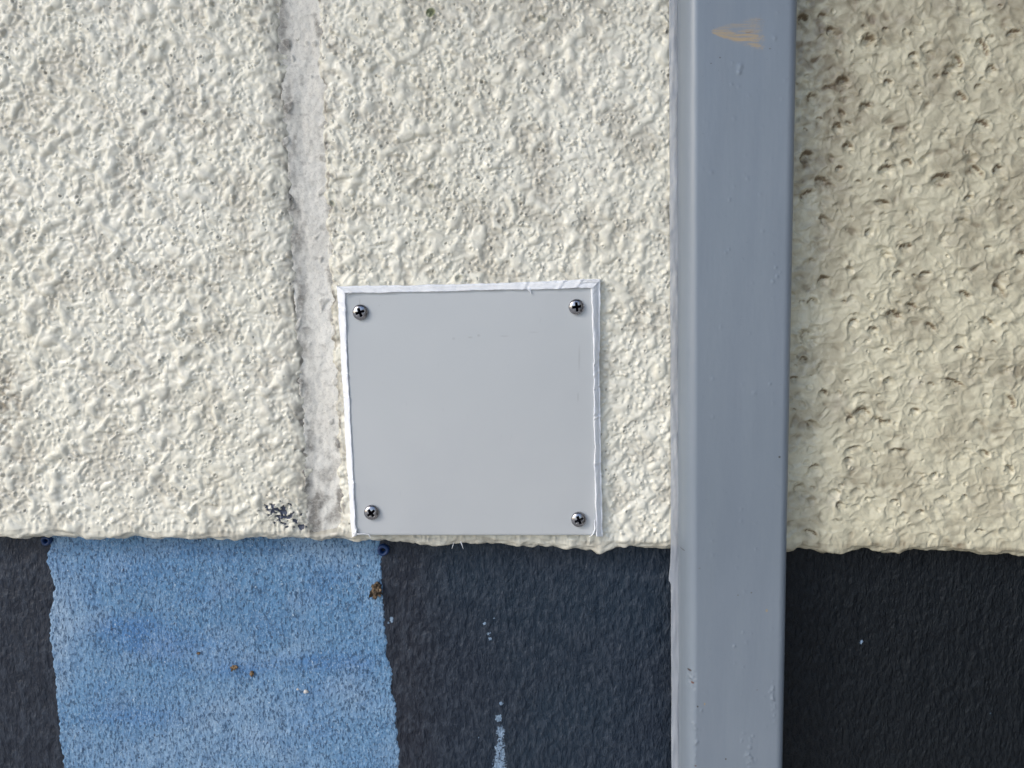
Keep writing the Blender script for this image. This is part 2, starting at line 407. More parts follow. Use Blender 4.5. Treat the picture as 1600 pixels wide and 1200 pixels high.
    for (px1, py1, a, b, rot, st) in ((1415,384,2.4,1.7,10,.9),(1445,426,2.2,1.1,8,.8),(1402,426,2.0,1.3,35,.7),(1505,458,2.8,1.5,-25,.85),(1285,435,2.2,1.6,25,.8),
        (1542,499,2.8,1.1,-30,.85),(1395,490,3.4,2.2,-8,1.),(1422,476,2.4,1.4,-20,.7),(1333,501,2.0,1.6,20,.8),(1363,513,2.0,1.5,5,.8),(1452,508,2.6,1.3,-35,.8),
        (1498,543,1.8,1.2,0,.8),(1436,550,1.3,1.0,10,.6),(1386,546,1.3,1.0,0,.6),(1489,595,4.2,1.1,-22,.9),(1386,592,1.8,1.3,20,.6),(1344,614,2.4,1.0,8,.5),(1285,611,1.6,1.5,-20,.7),
        (1347,641,3.2,2.4,-12,.9),(1328,653,1.5,1.3,25,.8),(1383,658,2.4,1.4,5,.8),(1429,640,1.8,1.4,-10,.75),(1576,625,3.4,1.6,-65,.8),(1333,699,3.2,1.1,15,.85),(1402,702,3.0,1.2,2,1.),
        (1324,716,2.0,1.0,5,.8),(1537,706,2.2,1.2,-35,.7),(1457,740,1.4,1.4,0,.85),(1271,728,2.4,1.6,20,.6),(1397,781,1.6,.9,0,.7),(1436,797,1.6,.9,-5,.75),(1312,786,1.7,1.8,40,.8),
        (1266,831,2.6,1.4,-20,.8),(1505,774,1.3,1.0,20,.8),(1530,828,2.0,.9,0,.7),(1594,396,2.2,1.9,-20,.85),(1316,125,2.4,2.2,5,.95),(1355,61,2.6,2.4,0,.55),(1534,72,4.0,1.5,-60,.9),
        (1495,94,2.8,1.5,-60,.7),(1547,107,2.0,2.0,0,.8),(1386,127,1.6,1.6,10,.8),(1477,114,1.6,1.3,0,.9),(1499,149,2.6,1.6,-40,.85),(1532,192,3.2,2.0,-15,.9),(1351,164,2.2,1.6,0,.75),
        (1307,197,1.8,2.0,10,.6),(1324,227,2.0,1.8,0,.85),(1383,262,2.8,1.8,15,.95),(1416,252,2.0,1.5,-30,.8),(1469,276,3.8,2.0,8,.65),(1377,315,2.8,1.2,-8,.95),(1512,308,1.8,1.0,20,.8),
        (1281,280,2.4,1.8,-10,.75),(1261,302,3.0,2.0,40,.7),(1357,361,1.6,1.4,60,.8),(1254,28,2.0,1.8,0,.7),(1300,45,1.8,2.6,60,.7),(1425,85,1.8,1.2,20,.6),(1582,50,2.6,1.2,10,.7),
        (1270,150,2.4,2.2,30,.45),(1260,240,2.6,1.8,10,.7),(1310,262,1.5,1.2,20,.7),(1560,262,2.2,2.0,50,.6),(1525,265,3.0,1.2,-45,.7),(1290,340,1.6,2.6,50,.4),(1268,470,2.2,1.8,10,.5),
        (1262,520,2.6,3.2,50,.35),(1255,560,1.6,1.4,0,.6),(1560,450,3.0,1.4,-50,.4),(1240,590,1.6,1.2,10,.6),(1270,660,1.8,2.2,30,.3),(1250,760,2.6,3.0,30,.35),(1575,730,2.2,1.2,-50,.4)):
        x, z = pt(px1, py1); z -= b * .8 / 1000; pocket(x, z, a * 1.5 / 1000, b * 1.75 / 1000, R(rot), min(1, st * 1.2), 1.0 + .35 * b)
    for _ in range(170):
        x, z = rng.uniform(.135, .29), rng.uniform(zz_edge.min() + .008, ZTOP); k_ = rng.uniform(.8, 2.2)
        pocket(x, z, k_ * .0011, k_ * .0009, R(rng.uniform(-50, 40)), rng.uniform(.1, .65), .7)
    for _ in range(110):
        x, z = rng.uniform(.13, .29), rng.uniform(zz_edge.min() + .008, ZTOP); k_ = rng.uniform(1.2, 4.0)
        pocket(x, z, k_ * .0011, k_ * .0008, R(rng.uniform(-70, 60)), rng.uniform(.0, .18), .30 + .18 * k_)
    fx0, fx1 = -.285, .285; fz0, fz1 = zz_edge.min() + .004, ZTOP
    def rnd(n, x0, x1): return zip(rng.uniform(x0, x1, n), rng.uniform(fz0, fz1, n))
    for x, z in rnd(7500, fx0, .09): put(x, z, rng.uniform(.0005, .0011) if rng.rand() < .85 else rng.uniform(.0011, .0019), 'dome')
    for x, z in rnd(3000, -.10, .09): put(x, z, rng.uniform(.0007, .0014), 'dome')
    for x, z in rnd(260, fx0, -.1): put(x, z, rng.uniform(.0007, .0011), 'crater', rng.choice([0, .2, .75]))
    for x, z in rnd(480, -.10, .09): put(x, z, rng.uniform(.0007, .0012), 'crater', rng.choice([0, .2, .5, .85]))
    for x, z in rnd(420, fx0, .09): put(x, z, rng.uniform(.0004, .0006), 'pin', rng.choice([.5, 1.]))
    for x, z in rnd(60, .12, fx1): put(x, z, rng.uniform(.0005, .0009), 'pin', .5)
    for x, z in rnd(45, .12, fx1): put(x, z, rng.uniform(.0009, .0022), 'crater', 0)
    for (a, b, r_, d_, g_) in ((227, 177, .0021, 1., 0), (673, 20, .0023, .2, .85), (714, 163, .0018, .8, 0), (674, 292, .0017, .8, .3), (687, 290, .0016, .3, 0),
                             (660, 335, .0020, .2, 0), (845, 29, .0017, .6, .2), (851, 32, .0017, .5, .2), (520, 275, .0017, .9, 0), (519, 318, .0016, .6, .3),
                             (753, 129, .0013, .9, 0), (96, 307, .0010, 1, 0), (122, 308, .0011, .6, 0), (204, 822, .0012, .8, 0), (717, 434, .0022, .5, .2),
                             (1320, 125, .0040, .2, 0), (1355, 62, .0036, 0, 0), (1380, 226, .0030, .6, 0)):
        x, z = pt(a, b); put(x, z, r_, 'crater', d_, g_)
    # worn patch near the corner: flakes of paint missing down to slate
    cx, cz = pt(442, 804)
    dx, dz_ = (X - cx) * 1000, (W - cz) * 1000
    q = (dx * .94 + dz_ * -.34) / 14.5, (dx * .34 + dz_ * .94) / 7.5
    body = 1 - np.hypot(*q) + .95 * perlin(xm / 3.0, zm / 2.4, 50) + .5 * perlin(xm / 1.3, zm / 1.1, 51)
    body = np.where(np.hypot(*q) < 1.3, body, -1)
    t = np.clip(((dx - (-4)) * 9 + (dz_ - 4) * -10) / 181, 0, 1)       # a slash down to the right
    ds = np.hypot(dx + 4.5 - 14 * t, dz_ - 4.5 + 11.5 * t) - 1.5 * (.5 + .5 * t) + .9 * perlin(xm / 1.9, zm / 1.9, 52)
    worn = np.maximum(sst(.64, .80, body), sst(.35, -.35, ds))
    H -= worn * .9; H += .45 * np.exp(-((body - .55) / .2) ** 2) * (np.hypot(*q) < 1.3)
    Mk[..., 2] = worn
    Mk[..., 1] += .35 * sst(.1, .7, body)
    # --- lower round-over
    rows = 46
    arc = np.linspace(0, 1, rows + 1)[1:][::-1]         # 1 = far back
    h0 = H[0]
    T = arc[:, None]
    ang = np.clip(T / .42, 0, 1) * (math.pi / 2)
    back = np.clip((T - .42) / .58, 0, 1) * .0115
    Xr = np.repeat(xs[None, :], rows, 0)
    xr, tr = Xr * 1000, (T * 19) + 0 * Xr
    drip = 1.5 * sst(-.25, .6, perlin(xr / 17, tr / 12, 60)) + 1.0 * sst(-.2, .7, perlin(xr / 7, tr / 3.6, 61)) + .35 * perlin(xr / 3.2, tr / 2, 62) + .5 * perlin(xr / 30, tr / 4, 64) + .12 * perlin(xr / 1.5, tr / 1.2, 65)
    hh = h0[None, :] * (1 - sst(0, .16, T)) + drip * sst(0, .16, T)
    xj = joint_x(edge_z(xs)); jj = sst(1.25, .4, np.abs((xs - xj + .001) / .0095))[None, :]
    xk = pt(520, 835)[0]; jk = np.exp(-((xs - xk) / .0042) ** 2)[None, :]
    hh = hh - (sst(.05, .5, T)) * (2.2 * jk)
    hh = hh + (jj * 5.0) * 0
    ncx = pt(936, 850)[0]; hh = hh + 2.6 * np.exp(-((xs - ncx) / .0028) ** 2)[None, :] * sst(.1, .4, T)
    Yr = 0 - ER * (np.cos(ang) - 1) * 1 + back - hh / 1000 * np.cos(ang)
    Yr = (ER * (1 - np.cos(ang)) + back) - hh / 1000 * np.cos(ang)
    Zr_ = zz_edge[0][None, :] - ER * np.sin(ang) - hh / 1000 * np.sin(ang)
    Mr = np.zeros((rows, len(xs), 4), np.float32)
    Mr[..., 0] = .10 + .22 * sst(-.2, .5, perlin(xr / 9, tr / 5, 63)) + (1 - np.clip(T * 3, 0, 1)) * Mk[0, :, 0][None]
    Mr[..., 1] = (1 - np.clip(T * 4, 0, 1)) * Mk[0, :, 1][None] + .35 * jj
    Pf = np.stack([X, -H / 1000, W], -1); Pr = np.stack([Xr, Yr, Zr_], -1)
    P = np.concatenate([Pr, Pf]); Mk = np.concatenate([Mr, Mk])
    me = gridmesh('stucco_wall', P); setmask(me, np.clip(Mk, 0, 1).reshape(-1, 4))
    return me
wall = tag(link('stucco_wall', stucco(), M_cream), 'cream stucco wall with lumpy thick paint, behind the cover plate and downpipe', 'wall')

def joint():
    z = np.concatenate([np.arange(pt(800, 838)[1] - .0035, pt(800, 0)[1] + .01, .0005), np.arange(pt(800, 0)[1] + .012, 2.3, .01)])
    s = np.linspace(-1.5, 1.5, 70)
    S_, Z_ = np.meshgrid(s, z)
    x = joint_x(Z_) + S_ * joint_w(Z_)
    xm, zm = x * 1000, Z_ * 1000
    Sw = S_ + .16 * perlin(xm / 3.2, zm / 5, 89) + .12 * perlin(xm / 1.3, zm / 1.7, 90) + .12 * perlin(xm / 12, zm / 16, 93)
    h = -2.6 + .75 * S_ ** 2 + .55 * sst(0, -1.1, S_) - 7 * sst(1.10, 1.45, np.abs(Sw)) + .5 * perlin(xm / 9, zm / 14, 80) + .28 * perlin(xm / 3, zm / 4, 81) + .10 * perlin(xm / 1.2, zm / 1.2, 82)
    fl = sst(.36, .44, perlin(xm / 6, zm / 8, 83) - .35 * (1 - np.clip(np.abs(S_), 0, 1)))     # flakes of old render left on the strip
    h += .7 * fl
    edge = pt(0, 838)[1]
    low = np.clip((joint_edge0 - Z_) / .004, 0, 1); h -= 5 * low ** 2
    M_ = np.zeros(h.shape + (4,), np.float32)
    L = sst(.55, .05, np.abs(Sw + .85)) * sst(-.5, .5, perlin(xm / 8, zm / 14, 84) + .4 * perlin(xm / 3, zm / 5, 85))
    Rr = sst(.38, .12, np.abs(S_ - .92)) * sst(.0, .5, perlin(xm / 8, zm / 12, 86))
    bot = sst(pt(0, 640)[1], pt(0, 800)[1], Z_)
    M_[..., 1] = np.clip(L * .66 + Rr * .65 + fl * .30 + bot * .7 * sst(-.4, .4, perlin(xm / 9, zm / 9, 87)) + .08 + .3 * sst(.35, .7, perlin(xm / 4, zm / 3, 88)), 0, 1)
    me = gridmesh('joint_strip', np.stack([x, -h / 1000, Z_], -1)); setmask(me, M_.reshape(-1, 4)); return me
joint_edge0 = pt(510, 834)[1]
link('joint_strip', joint(), M_joint, wall)

# ------------------------------------------------------------------ slate wall below
YL = 0.0125
def slate_h(xm, zm):
    return .35 * perlin(xm / 22, zm / 30, 100) + .22 * perlin(xm / 6, zm / 9, 101) + .20 * perlin(xm / 2.4 + .4 * perlin(xm / 5, zm / 5, 104), zm / 4.2, 102) + .10 * perlin(xm / 1.3, zm / 2.0, 103)
def slate():
    zt = pt(0, 820, YL)[1] + .008; zb = pt(0, 1200, YL)[1] - .012
    Z = spaced(zb, zt, .0006, .0, zt + .001); X = spaced(-.31, .31, .0006, -1.2, 1.2)
    XX, ZZ = np.meshgrid(X, Z); xm, zm = XX * 1000, ZZ * 1000
    H = slate_h(xm, zm)
    M_ = np.zeros(H.shape + (4,), np.float32)
    def spot(px, py, rx, rz, v=1.):
        x, z = pt(px, py, YL)
        d = np.hypot((XX - x) / rx, (ZZ - z) / rz)
        M_[..., 0] = np.maximum(M_[..., 0], v * sst(1.3, .5, d))
    for a in ((757, 974, .0009, .0009), (772, 966, .0006, .0006), (763, 990, .0014, .0014, .7), (766, 998, .0010, .001, .8), (783, 1099, .0012, .0012, .9),
              (779, 1122, .0022, .003, .75), (612, 968, .0012, .0020), (607, 973, .0008, .0006), (782, 1143, .0026, .004, .85), (748, 1152, .0005, .0005), (1346, 1003, .0009, .0014), (1548, 1115, .0005, .0005)):
        spot(*a)
    x0, z0 = pt(783, 1135, YL); x1, z1 = pt(779, 1215, YL)
    t = (z0 - ZZ) / (z0 - z1); hw = .0018 + .0050 * np.clip(t, 0, 2.5)
    d = .25 + np.abs(XX - (x0 + (x1 - x0) * t) - .001 * perlin(xm / 4, zm / 4, 110)) / hw
    M_[..., 0] = np.maximum(M_[..., 0], sst(1.25, .6, d) * sst(-.05, .1, t) * (.62 + .2 * np.clip(t, 0, 1)) * sst(3, 2.2, t))
    P = np.stack([XX, YL - H / 1000, ZZ], -1)
    me = gridmesh('slate_wall', P); setmask(me, M_.reshape(-1, 4)); return me
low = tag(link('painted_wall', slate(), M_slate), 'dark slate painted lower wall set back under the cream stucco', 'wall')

def patch():
    zt = pt(0, 818, YL)[1]; 
    Z = np.concatenate([np.arange(pt(0, 1215, YL)[1], zt, .0005)]); Z = np.concatenate([np.linspace(Z[0] - .35, Z[0] - .005, 90), Z])
    n_ = 640
    def zz(p): return at([a for a, b in p], [b for a, b in p], YL)
    lp = [(84, 815), (76, 858), (72, 876), (79, 892), (85, 918), (81, 940), (76, 962), (78, 985), (81, 1010), (83, 1040), (87, 1070), (88, 1100), (92, 1130), (92, 1150), (99, 1180), (101, 1210), (110, 1500)]
    rp = [(588, 815), (595, 860), (597, 900), (597, 925), (601, 955), (601, 985), (605, 1000), (604, 1025), (614, 1045), (612, 1070), (614, 1085), (620, 1110), (618, 1130), (623, 1160), (624, 1210), (622, 1500)]
    lx, lz = zz(lp); rx, rz = zz(rp)
    xl = np.interp(-Z, -lz, lx); xr = np.interp(-Z, -rz, rx)
    zm = Z * 1000
    xl = xl + (.9 * perlin(zm / 5, zm * 0 + .3, 120) + .6 * perlin(zm / 1.8, zm * 0 + .7, 121)) / 1000
    xr = xr + (.9 * perlin(zm / 5, zm * 0 + .3, 122) + .7 * perlin(zm / 1.6, zm * 0 + .7, 123)) / 1000
    s = np.linspace(0, 1, n_)
    XX = xl[:, None] + (xr - xl)[:, None] * s; ZZ = np.repeat(Z[:, None], n_, 1)
    # ragged edge: outer columns wander vertically too
    e = sst(.03, 0, s)[None] + sst(.97, 1, s)[None]
    xm, zm = XX * 1000, ZZ * 1000
    H = slate_h(xm, zm) + .32 * sst(0, .006, s)[None] * sst(1, .994, s)[None] + .10 * perlin(xm / 1.5, zm / 2.1, 124) - .12 * (s[None] < .001) - .12 * (s[None] > .999)
    M_ = np.zeros(H.shape + (4,), np.float32)
    def b(px, py, rx, rz, ch, v):
        x, z = pt(px, py, YL); M_[..., ch] += v * np.exp(-((XX - x) / rx) ** 2 - ((ZZ - z) / rz) ** 2)
    b(200, 985, .020, .007, 0, .9); b(235, 1015, .018, .006, 0, .8); b(300, 1005, .030, .009, 0, .5); b(370, 1040, .02, .007, 0, .6); b(500, 1035, .018, .006, 0, .95); b(560, 1040, .010, .010, 0, .6); b(210, 1120, .018, .010, 0, .4)
    b(480, 1120, .02, .02, 0, .35); b(200, 890, .03, .01, 0, .4); b(90, 1000, .006, .03, 1, .5); b(100, 950, .012, .03, 1, .55); b(380, 1120, .04, .02, 1, .45); b(250, 1180, .06, .012, 1, .4)
    b(560, 1090, .012, .012, 1, .5); b(350, 990, .012, .006, 1, .35); b(520, 860, .03, .012, 1, .3)
    M_[..., 0] += .35 * sst(0, .6, perlin(xm / 30, zm / 14, 125)); M_[..., 1] += .25 * sst(0, .6, perlin(xm / 26, zm / 20, 126))
    me = gridmesh('painted_patch', np.stack([XX, YL - H / 1000, ZZ], -1)); setmask(me, np.clip(M_, 0, 1).reshape(-1, 4)); return me
link('painted_patch', patch(), M_blue, low)['label'] = 'weathered light blue paint patch with ragged edges'

# ------------------------------------------------------------------ downpipe
def pipe():
    # centre line from the photograph: left back edge and right front edge
    xl0, zl0 = pt(1057, 60, PIPEB - .001); xl1, zl1 = pt(1059.5, 1150, PIPEB - .001)
    xr0, zr0 = pt(1246, 60, PIPEF + .002); xr1, zr1 = pt(1225.5, 1150, PIPEF + .002)
    def XL(z): return xl0 + (xl1 - xl0) * (z - zl0) / (zl1 - zl0)
    def XR(z): return xr0 + (xr1 - xr0) * (z - zr0) / (zr1 - zr0)
    z0 = pt(0, 1200)[1] - .03; z1 = pt(0, 0)[1] + .03
    Z = np.concatenate([np.linspace(.06, z0, 120)[:-1], np.arange(z0, z1, .0006), np.linspace(z1 + .001, 2.4, 90)])
    rl, rr = .0062, .0046           # the left corner is rounder
    def arcp(cx, cy, a0, a1, n_, r):
        return [(cx + r * math.cos(a), cy + r * math.sin(a)) for a in np.linspace(a0, a1, n_)]
    W_ = .05; D_ = PIPED
    pts = []
    rb = .002
    ry = .0135; pts += [(0, y) for y in np.linspace(D_ - rb, ry, 8)[0:]]
    pts += [(rl + rl * math.cos(a), ry + ry * math.sin(a)) for a in np.linspace(math.pi, math.pi * 1.5, 30)][1:]
    pts += [(x, 0) for x in np.linspace(rl, W_ - rr, 90)[1:]]
    pts += arcp(W_ - rr, rr, math.pi * 1.5, math.pi * 2, 16, rr)[1:]
    pts += [(W_, y) for y in np.linspace(rr, D_ - rb, 20)[1:]]
    pts += arcp(W_ - rb, D_ - rb, 0, math.pi / 2, 8, rb)[1:]
    pts += [(x, D_) for x in np.linspace(W_ - rb, rb, 16)[1:]]
    pts += arcp(rb, D_ - rb, math.pi / 2, math.pi, 8, rb)[1:-1]
    pts = np.array(pts)
    nx = np.roll(pts, -1, 0) - np.roll(pts, 1, 0); nx /= np.linalg.norm(nx, axis=1)[:, None]
    nrm = np.stack([nx[:, 1], -nx[:, 0]], 1)
    cum = np.concatenate([[0], np.cumsum(np.linalg.norm(np.diff(pts, axis=0), axis=1))]) * 1000
    U, ZZ = np.meshgrid(cum, Z); zm = ZZ * 1000
    # waviness of the sheet, brushed paint, blisters
    h = .16 * perlin(U / 26, zm / 90, 130) + .05 * perlin(U / 8, zm / 30, 131) + .015 * perlin(U / 1.2, zm / 12, 132)
    wl = XL(Z); wr = XR(Z)
    sx = (wr - wl)[:, None] / W_
    PX = wl[:, None] + pts[None, :, 0] * sx; PY = np.repeat(PIPEF + pts[None, :, 1], len(Z), 0)
    front = (pts[:, 1] < .004)
    def bl(px, py, rad, hh):
        x, z = pt(px, py, PIPEF)
        d = np.hypot(PX - x, ZZ - z) / rad
        h[:] += np.where(front[None], hh * np.exp(-d * d), 0)
    bl(1157, 104, .0012, .35); bl(1155, 113, .0009, .45); bl(1143, 132, .0006, .2)
    for p_ in ((1181, 858), (1161, 988), (1174, 990), (1166, 1003), (1147, 1010), (1148, 1036), (1206, 982), (1139, 390), (1134, 395), (1140, 312), (1219, 426), (1214, 432), (1208, 440), (1212, 418), (1203, 600), (1096, 1110)):
        bl(*p_, rng.uniform(.0004, .0007), rng.uniform(.15, .4))
    for i in range(26): bl(rng.uniform(1074, 1088), rng.uniform(1045, 1085), rng.uniform(.0004, .0008), rng.uniform(-.5, .45))
    for i in range(30): bl(rng.normal(1172, 5), rng.uniform(1145, 1200), rng.uniform(.0004, .0008), rng.uniform(.1, .35))
    for i in range(22): bl(rng.normal(1087, 2), rng.uniform(1110, 1195), rng.uniform(.0004, .0008), rng.uniform(.1, .3))
    for i in range(22): bl(rng.normal(1207, 2), rng.uniform(1060, 1130), rng.uniform(.0004, .0008), rng.uniform(.1, .4))
    for i in range(60): bl(rng.uniform(1095, 1230), rng.uniform(0, 1200), rng.uniform(.0004, .0009), rng.uniform(.04, .18))
    PX = PX + nrm[None, :, 0] * h / 1000; PY = PY + nrm[None, :, 1] * h / 1000
    me = gridmesh('pipe_body', np.stack([PX, PY, ZZ], -1), closed=True)
    return me, XL
me, XL = pipe()
me.flip_normals() if me.polygons[10].normal.x > 0 else None
pp = tag(link('downpipe', me, M_pipe), 'slate blue square metal downpipe running down the wall, with an ochre scrape near the top', 'downpipe')

def film():
    n = NT('clear_sealant'); n.b.inputs['Alpha'].default_value = .50
    c = n.mix(n.ramp(n.noise(120, 4, .6, (1, 1, .25)), .3, .7), (.36, .39, .44), (.44, .47, .52))
    n.L(n.ramp(n.noise(90, 4, .6, (1, 1, .2)), .3, .7, .46, .58), n.b.inputs['Alpha'])
    m = n.out(c, .3, n.bump(n.noise(300, 3), .0005, .5))
    Z = np.concatenate([np.arange(.1, 1.1, .02), np.arange(1.1, 1.6, .001), np.linspace(1.61, 2.35, 50)])
    s = np.linspace(0, 1, 12); zm = Z * 1000
    x1 = XL(Z) + .0014; x0 = XL(Z) - .0038 + .0002 * perlin(zm / 40, zm * 0 + .5, 140) + .00006 * perlin(zm / 2.5, zm * 0 + .5, 141)
    dz = pt(0, 903)[1]; x0 = x0 - .0011 * np.where(Z < dz, np.exp(-((Z - dz) / .0012) ** 2), np.exp(-((Z - dz) / .008) ** 2))
    P = np.zeros((len(Z), 12 * 2, 3))
    for k, off in ((0, 0), (1, 1)):
        ss = s if k == 0 else s[::-1]
        P[:, k * 12:(k + 1) * 12, 0] = x0[:, None] + (x1 - x0)[:, None] * ss
        yy = -.0034 - .0006 * ss[None] + .0004 * perlin((ss * 3)[None] + 0 * Z[:, None], zm[:, None] / 14, 142)
        P[:, k * 12:(k + 1) * 12, 1] = yy + (.0004 + .0005 * np.sin(ss * math.pi)[None]) * (1 if k else -1) * 1.0
        P[:, k * 12:(k + 1) * 12, 2] = Z[:, None]
    return gridmesh('sealant_strip', P, closed=True), m
me, m_ = film()
link('sealant_strip', me, m_, pp)['label'] = 'clear film of sealant along the left side of the pipe'

# ------------------------------------------------------------------ cover plate
PYB, PYF = -.0034, -.0054
cx, cz = pt(743, 642, PYF); pc = Vector((cx, PYB, cz))
plate = tag(empty('cover_plate', pc), 'square pale grey cover plate held by four screws, sealed with white caulk', 'cover plate')
corn = [pt(*p, PYF) for p in ((539.5, 457), (926.5, 449), (931.5, 835.5), (557.5, 835.5))]   # TL TR BR BL
def bil(s, t):   # s right, t down
    a, b, c_, d = [np.array(v) for v in corn]
    s = np.asarray(s)[..., None]; t = np.asarray(t)[..., None]
    return a * (1 - s) * (1 - t) + b * s * (1 - t) + c_ * s * t + d * (1 - s) * t
SCR = [(563, 488, 20), (901, 479.5, 8), (580.5, 801, 38), (904.5, 812, 24)]
def plate_mesh():
    n_ = 130
    t1 = np.linspace(0, 1, n_); s, t = np.meshgrid(t1, t1)
    xz = bil(s, t)
    bow = 1.7 * np.sin(math.pi * s) * np.sin(math.pi * t) + .25 * np.sin(math.pi * t) * (1 - s) + .12 * perlin(s * 3, t * 3, 150)
    for (a, b, _) in SCR:
        x, z = pt(a, b, PYF); d = np.hypot(xz[..., 0] - x, xz[..., 1] - z); bow = bow - .35 * np.exp(-(d / .011) ** 2)
    Yf = PYF - bow / 1000
    # rim rows: bevel then back
    P = np.stack([xz[..., 0], Yf, xz[..., 1]], -1)
    def ring(off, y):
        c0 = np.array([cx, cz])
        idx = [(0, j) for j in range(n_)] + [(i, n_ - 1) for i in range(1, n_)] + [(n_ - 1, j) for j in range(n_ - 2, -1, -1)] + [(i, 0) for i in range(n_ - 2, 0, -1)]
        return idx
    idx = ring(0, 0); V = list(P.reshape(-1, 3)); Q = []
    I = np.arange(n_ * n_).reshape(n_, n_)
    Q += list(np.stack([I[:-1, :-1], I[1:, :-1], I[1:, 1:], I[:-1, 1:]], -1).reshape(-1, 4))
    prev = [I[a] for a in idx]
    for off, dy in ((.00035, .0003), (.00045, .0008), (.00045, .0020)):
        cur = []
        for (i, j) in idx:
            p = P[i, j].copy(); d = np.array([np.sign(j - (n_ - 1) / 2) * (j in (0, n_ - 1)), -np.sign(i - (n_ - 1) / 2) * (i in (0, n_ - 1))], float)
            p[0] += d[0] * off; p[2] += d[1] * off; p[1] += dy; cur.append(len(V)); V.append(p)
        m = len(cur)
        for k in range(m): Q.append([prev[k], prev[(k + 1) % m], cur[(k + 1) % m], cur[k]])
        prev = cur
    V = np.array(V) - np.array(pc)
    return meshraw('plate', V, np.array(Q))
n = NT('plate_plastic')
c = n.mix(n.ramp(n.noise(9, 3), .3, .7), (.465, .485, .498), (.495, .51, .518))
c = n.mix(n.ramp(n.noise(700, 2, .5, (1, 1, .15)), .70, .78, 0, .25), c, (.36, .37, .39))
c = n.mix(n.ramp(n.noise(260, 3, .6), .73, .80, 0, .35), c, (.33, .34, .36))
for (a_, b_, s1, s2, v_) in ((735, 527, .0015, .0006, .30), (748, 524, .0009, .0008, .35), (788, 525, .0030, .0005, .25), (905, 560, .0006, .0080, .28), (903, 620, .0005, .0030, .30), (709, 529, .0010, .0009, .22), (834, 519, .0030, .0004, .2), (562, 474, .0004, .0030, .35)):
    x_, z_ = pt(a_, b_, PYF); c = n.mix(n.ramp(n.blob(x_ - pc.x, z_ - pc.z, s1, s2), .3, 1.2, v_, 0), c, (.25, .25, .26))
c = n.mix(n.ramp(n.noise(16, 4, .5), .45, .8, 0, .35), c, (.40, .42, .445))
n.b.inputs['Specular IOR Level'].default_value = .6
M_plate = n.out(c, n.ramp(n.noise(38, 5, .65), .3, .7, .34, .46))
link('plate', plate_mesh(), M_plate, plate)

# screws
n = NT('screw_steel'); n.b.inputs['Metallic'].default_value = 1
mk = n.mask()[0]; mk = n.ramp(mk, .55, .95)  # driver recess: its shade and dirt are painted in near black
n.L(n.math('SUBTRACT', 1.0, mk), n.b.inputs['Metallic'])
n.L(n.math('MULTIPLY', n.math('SUBTRACT', 1.0, mk), .5), n.b.inputs['Specular IOR Level'])
M_screw = n.out(n.mix(mk, n.mix(n.noise(900, 3), (.26, .26, .28), (.44, .44, .46)), (.006, .006, .008)), n.ramp(n.noise(1200, 2), .3, .7, .20, .30))
def screw_mesh(rot):
    ra = .0040; rings = np.concatenate([np.linspace(0, .66, 46)[1:], np.linspace(.69, 1, 16)]); seg = 120
    th = np.linspace(0, 2 * np.pi, seg, endpoint=False)
    rr, tt = np.meshgrid(rings, th, indexing='ij')
    x, z = rr * np.cos(tt), rr * np.sin(tt)
    h = .0024 * np.sqrt(np.clip(1 - (rr * .965) ** 2, 0, 1)) ** .85
    a = R(rot); u = np.abs(x * math.cos(a) + z * math.sin(a)); v = np.abs(-x * math.sin(a) + z * math.cos(a))
    def arm(p, q): return sst(.60, .53, p) * sst(.18, .13, q)
    m = np.maximum(np.maximum(arm(u, v), arm(v, u)), sst(.34, .24, u + v))
    h -= m * (.0021 - .0004 * np.clip(rr / .6, 0, 1))
    V = [[0, -.0003, 0]]
    G = np.stack([x * ra, -h, z * ra], -1); V = np.concatenate([np.array(V), G.reshape(-1, 3)])
    skirt = G[-1].copy(); skirt[:, 1] = .0004
    V = np.concatenate([V, skirt])
    n_r = len(rings); Q = []
    for i in range(n_r):
        a0 = 1 + i * seg; a1 = a0 + seg
        for j in range(seg): k = (j + 1) % seg; Q.append((a0 + j, a1 + j, a1 + k, a0 + k))
    me = bpy.data.meshes.new('screw')
    F_ = [tuple(q) for q in Q] + [(0, 1 + j, 1 + (j + 1) % seg) for j in range(seg)]
    me.from_pydata([tuple(v) for v in V], [], F_); me.update()
    K = np.zeros((len(V), 4), np.float32); K[0, 0] = 1; K[1:1 + m.size, 0] = m.ravel(); setmask(me, K); return me
for (a, b, rot) in SCR:
    x, z = pt(a, b, PYF - .001)
    o = link('screw', screw_mesh(rot), M_screw, plate); o.location = Vector((x, PYF - .00015, z)) - pc

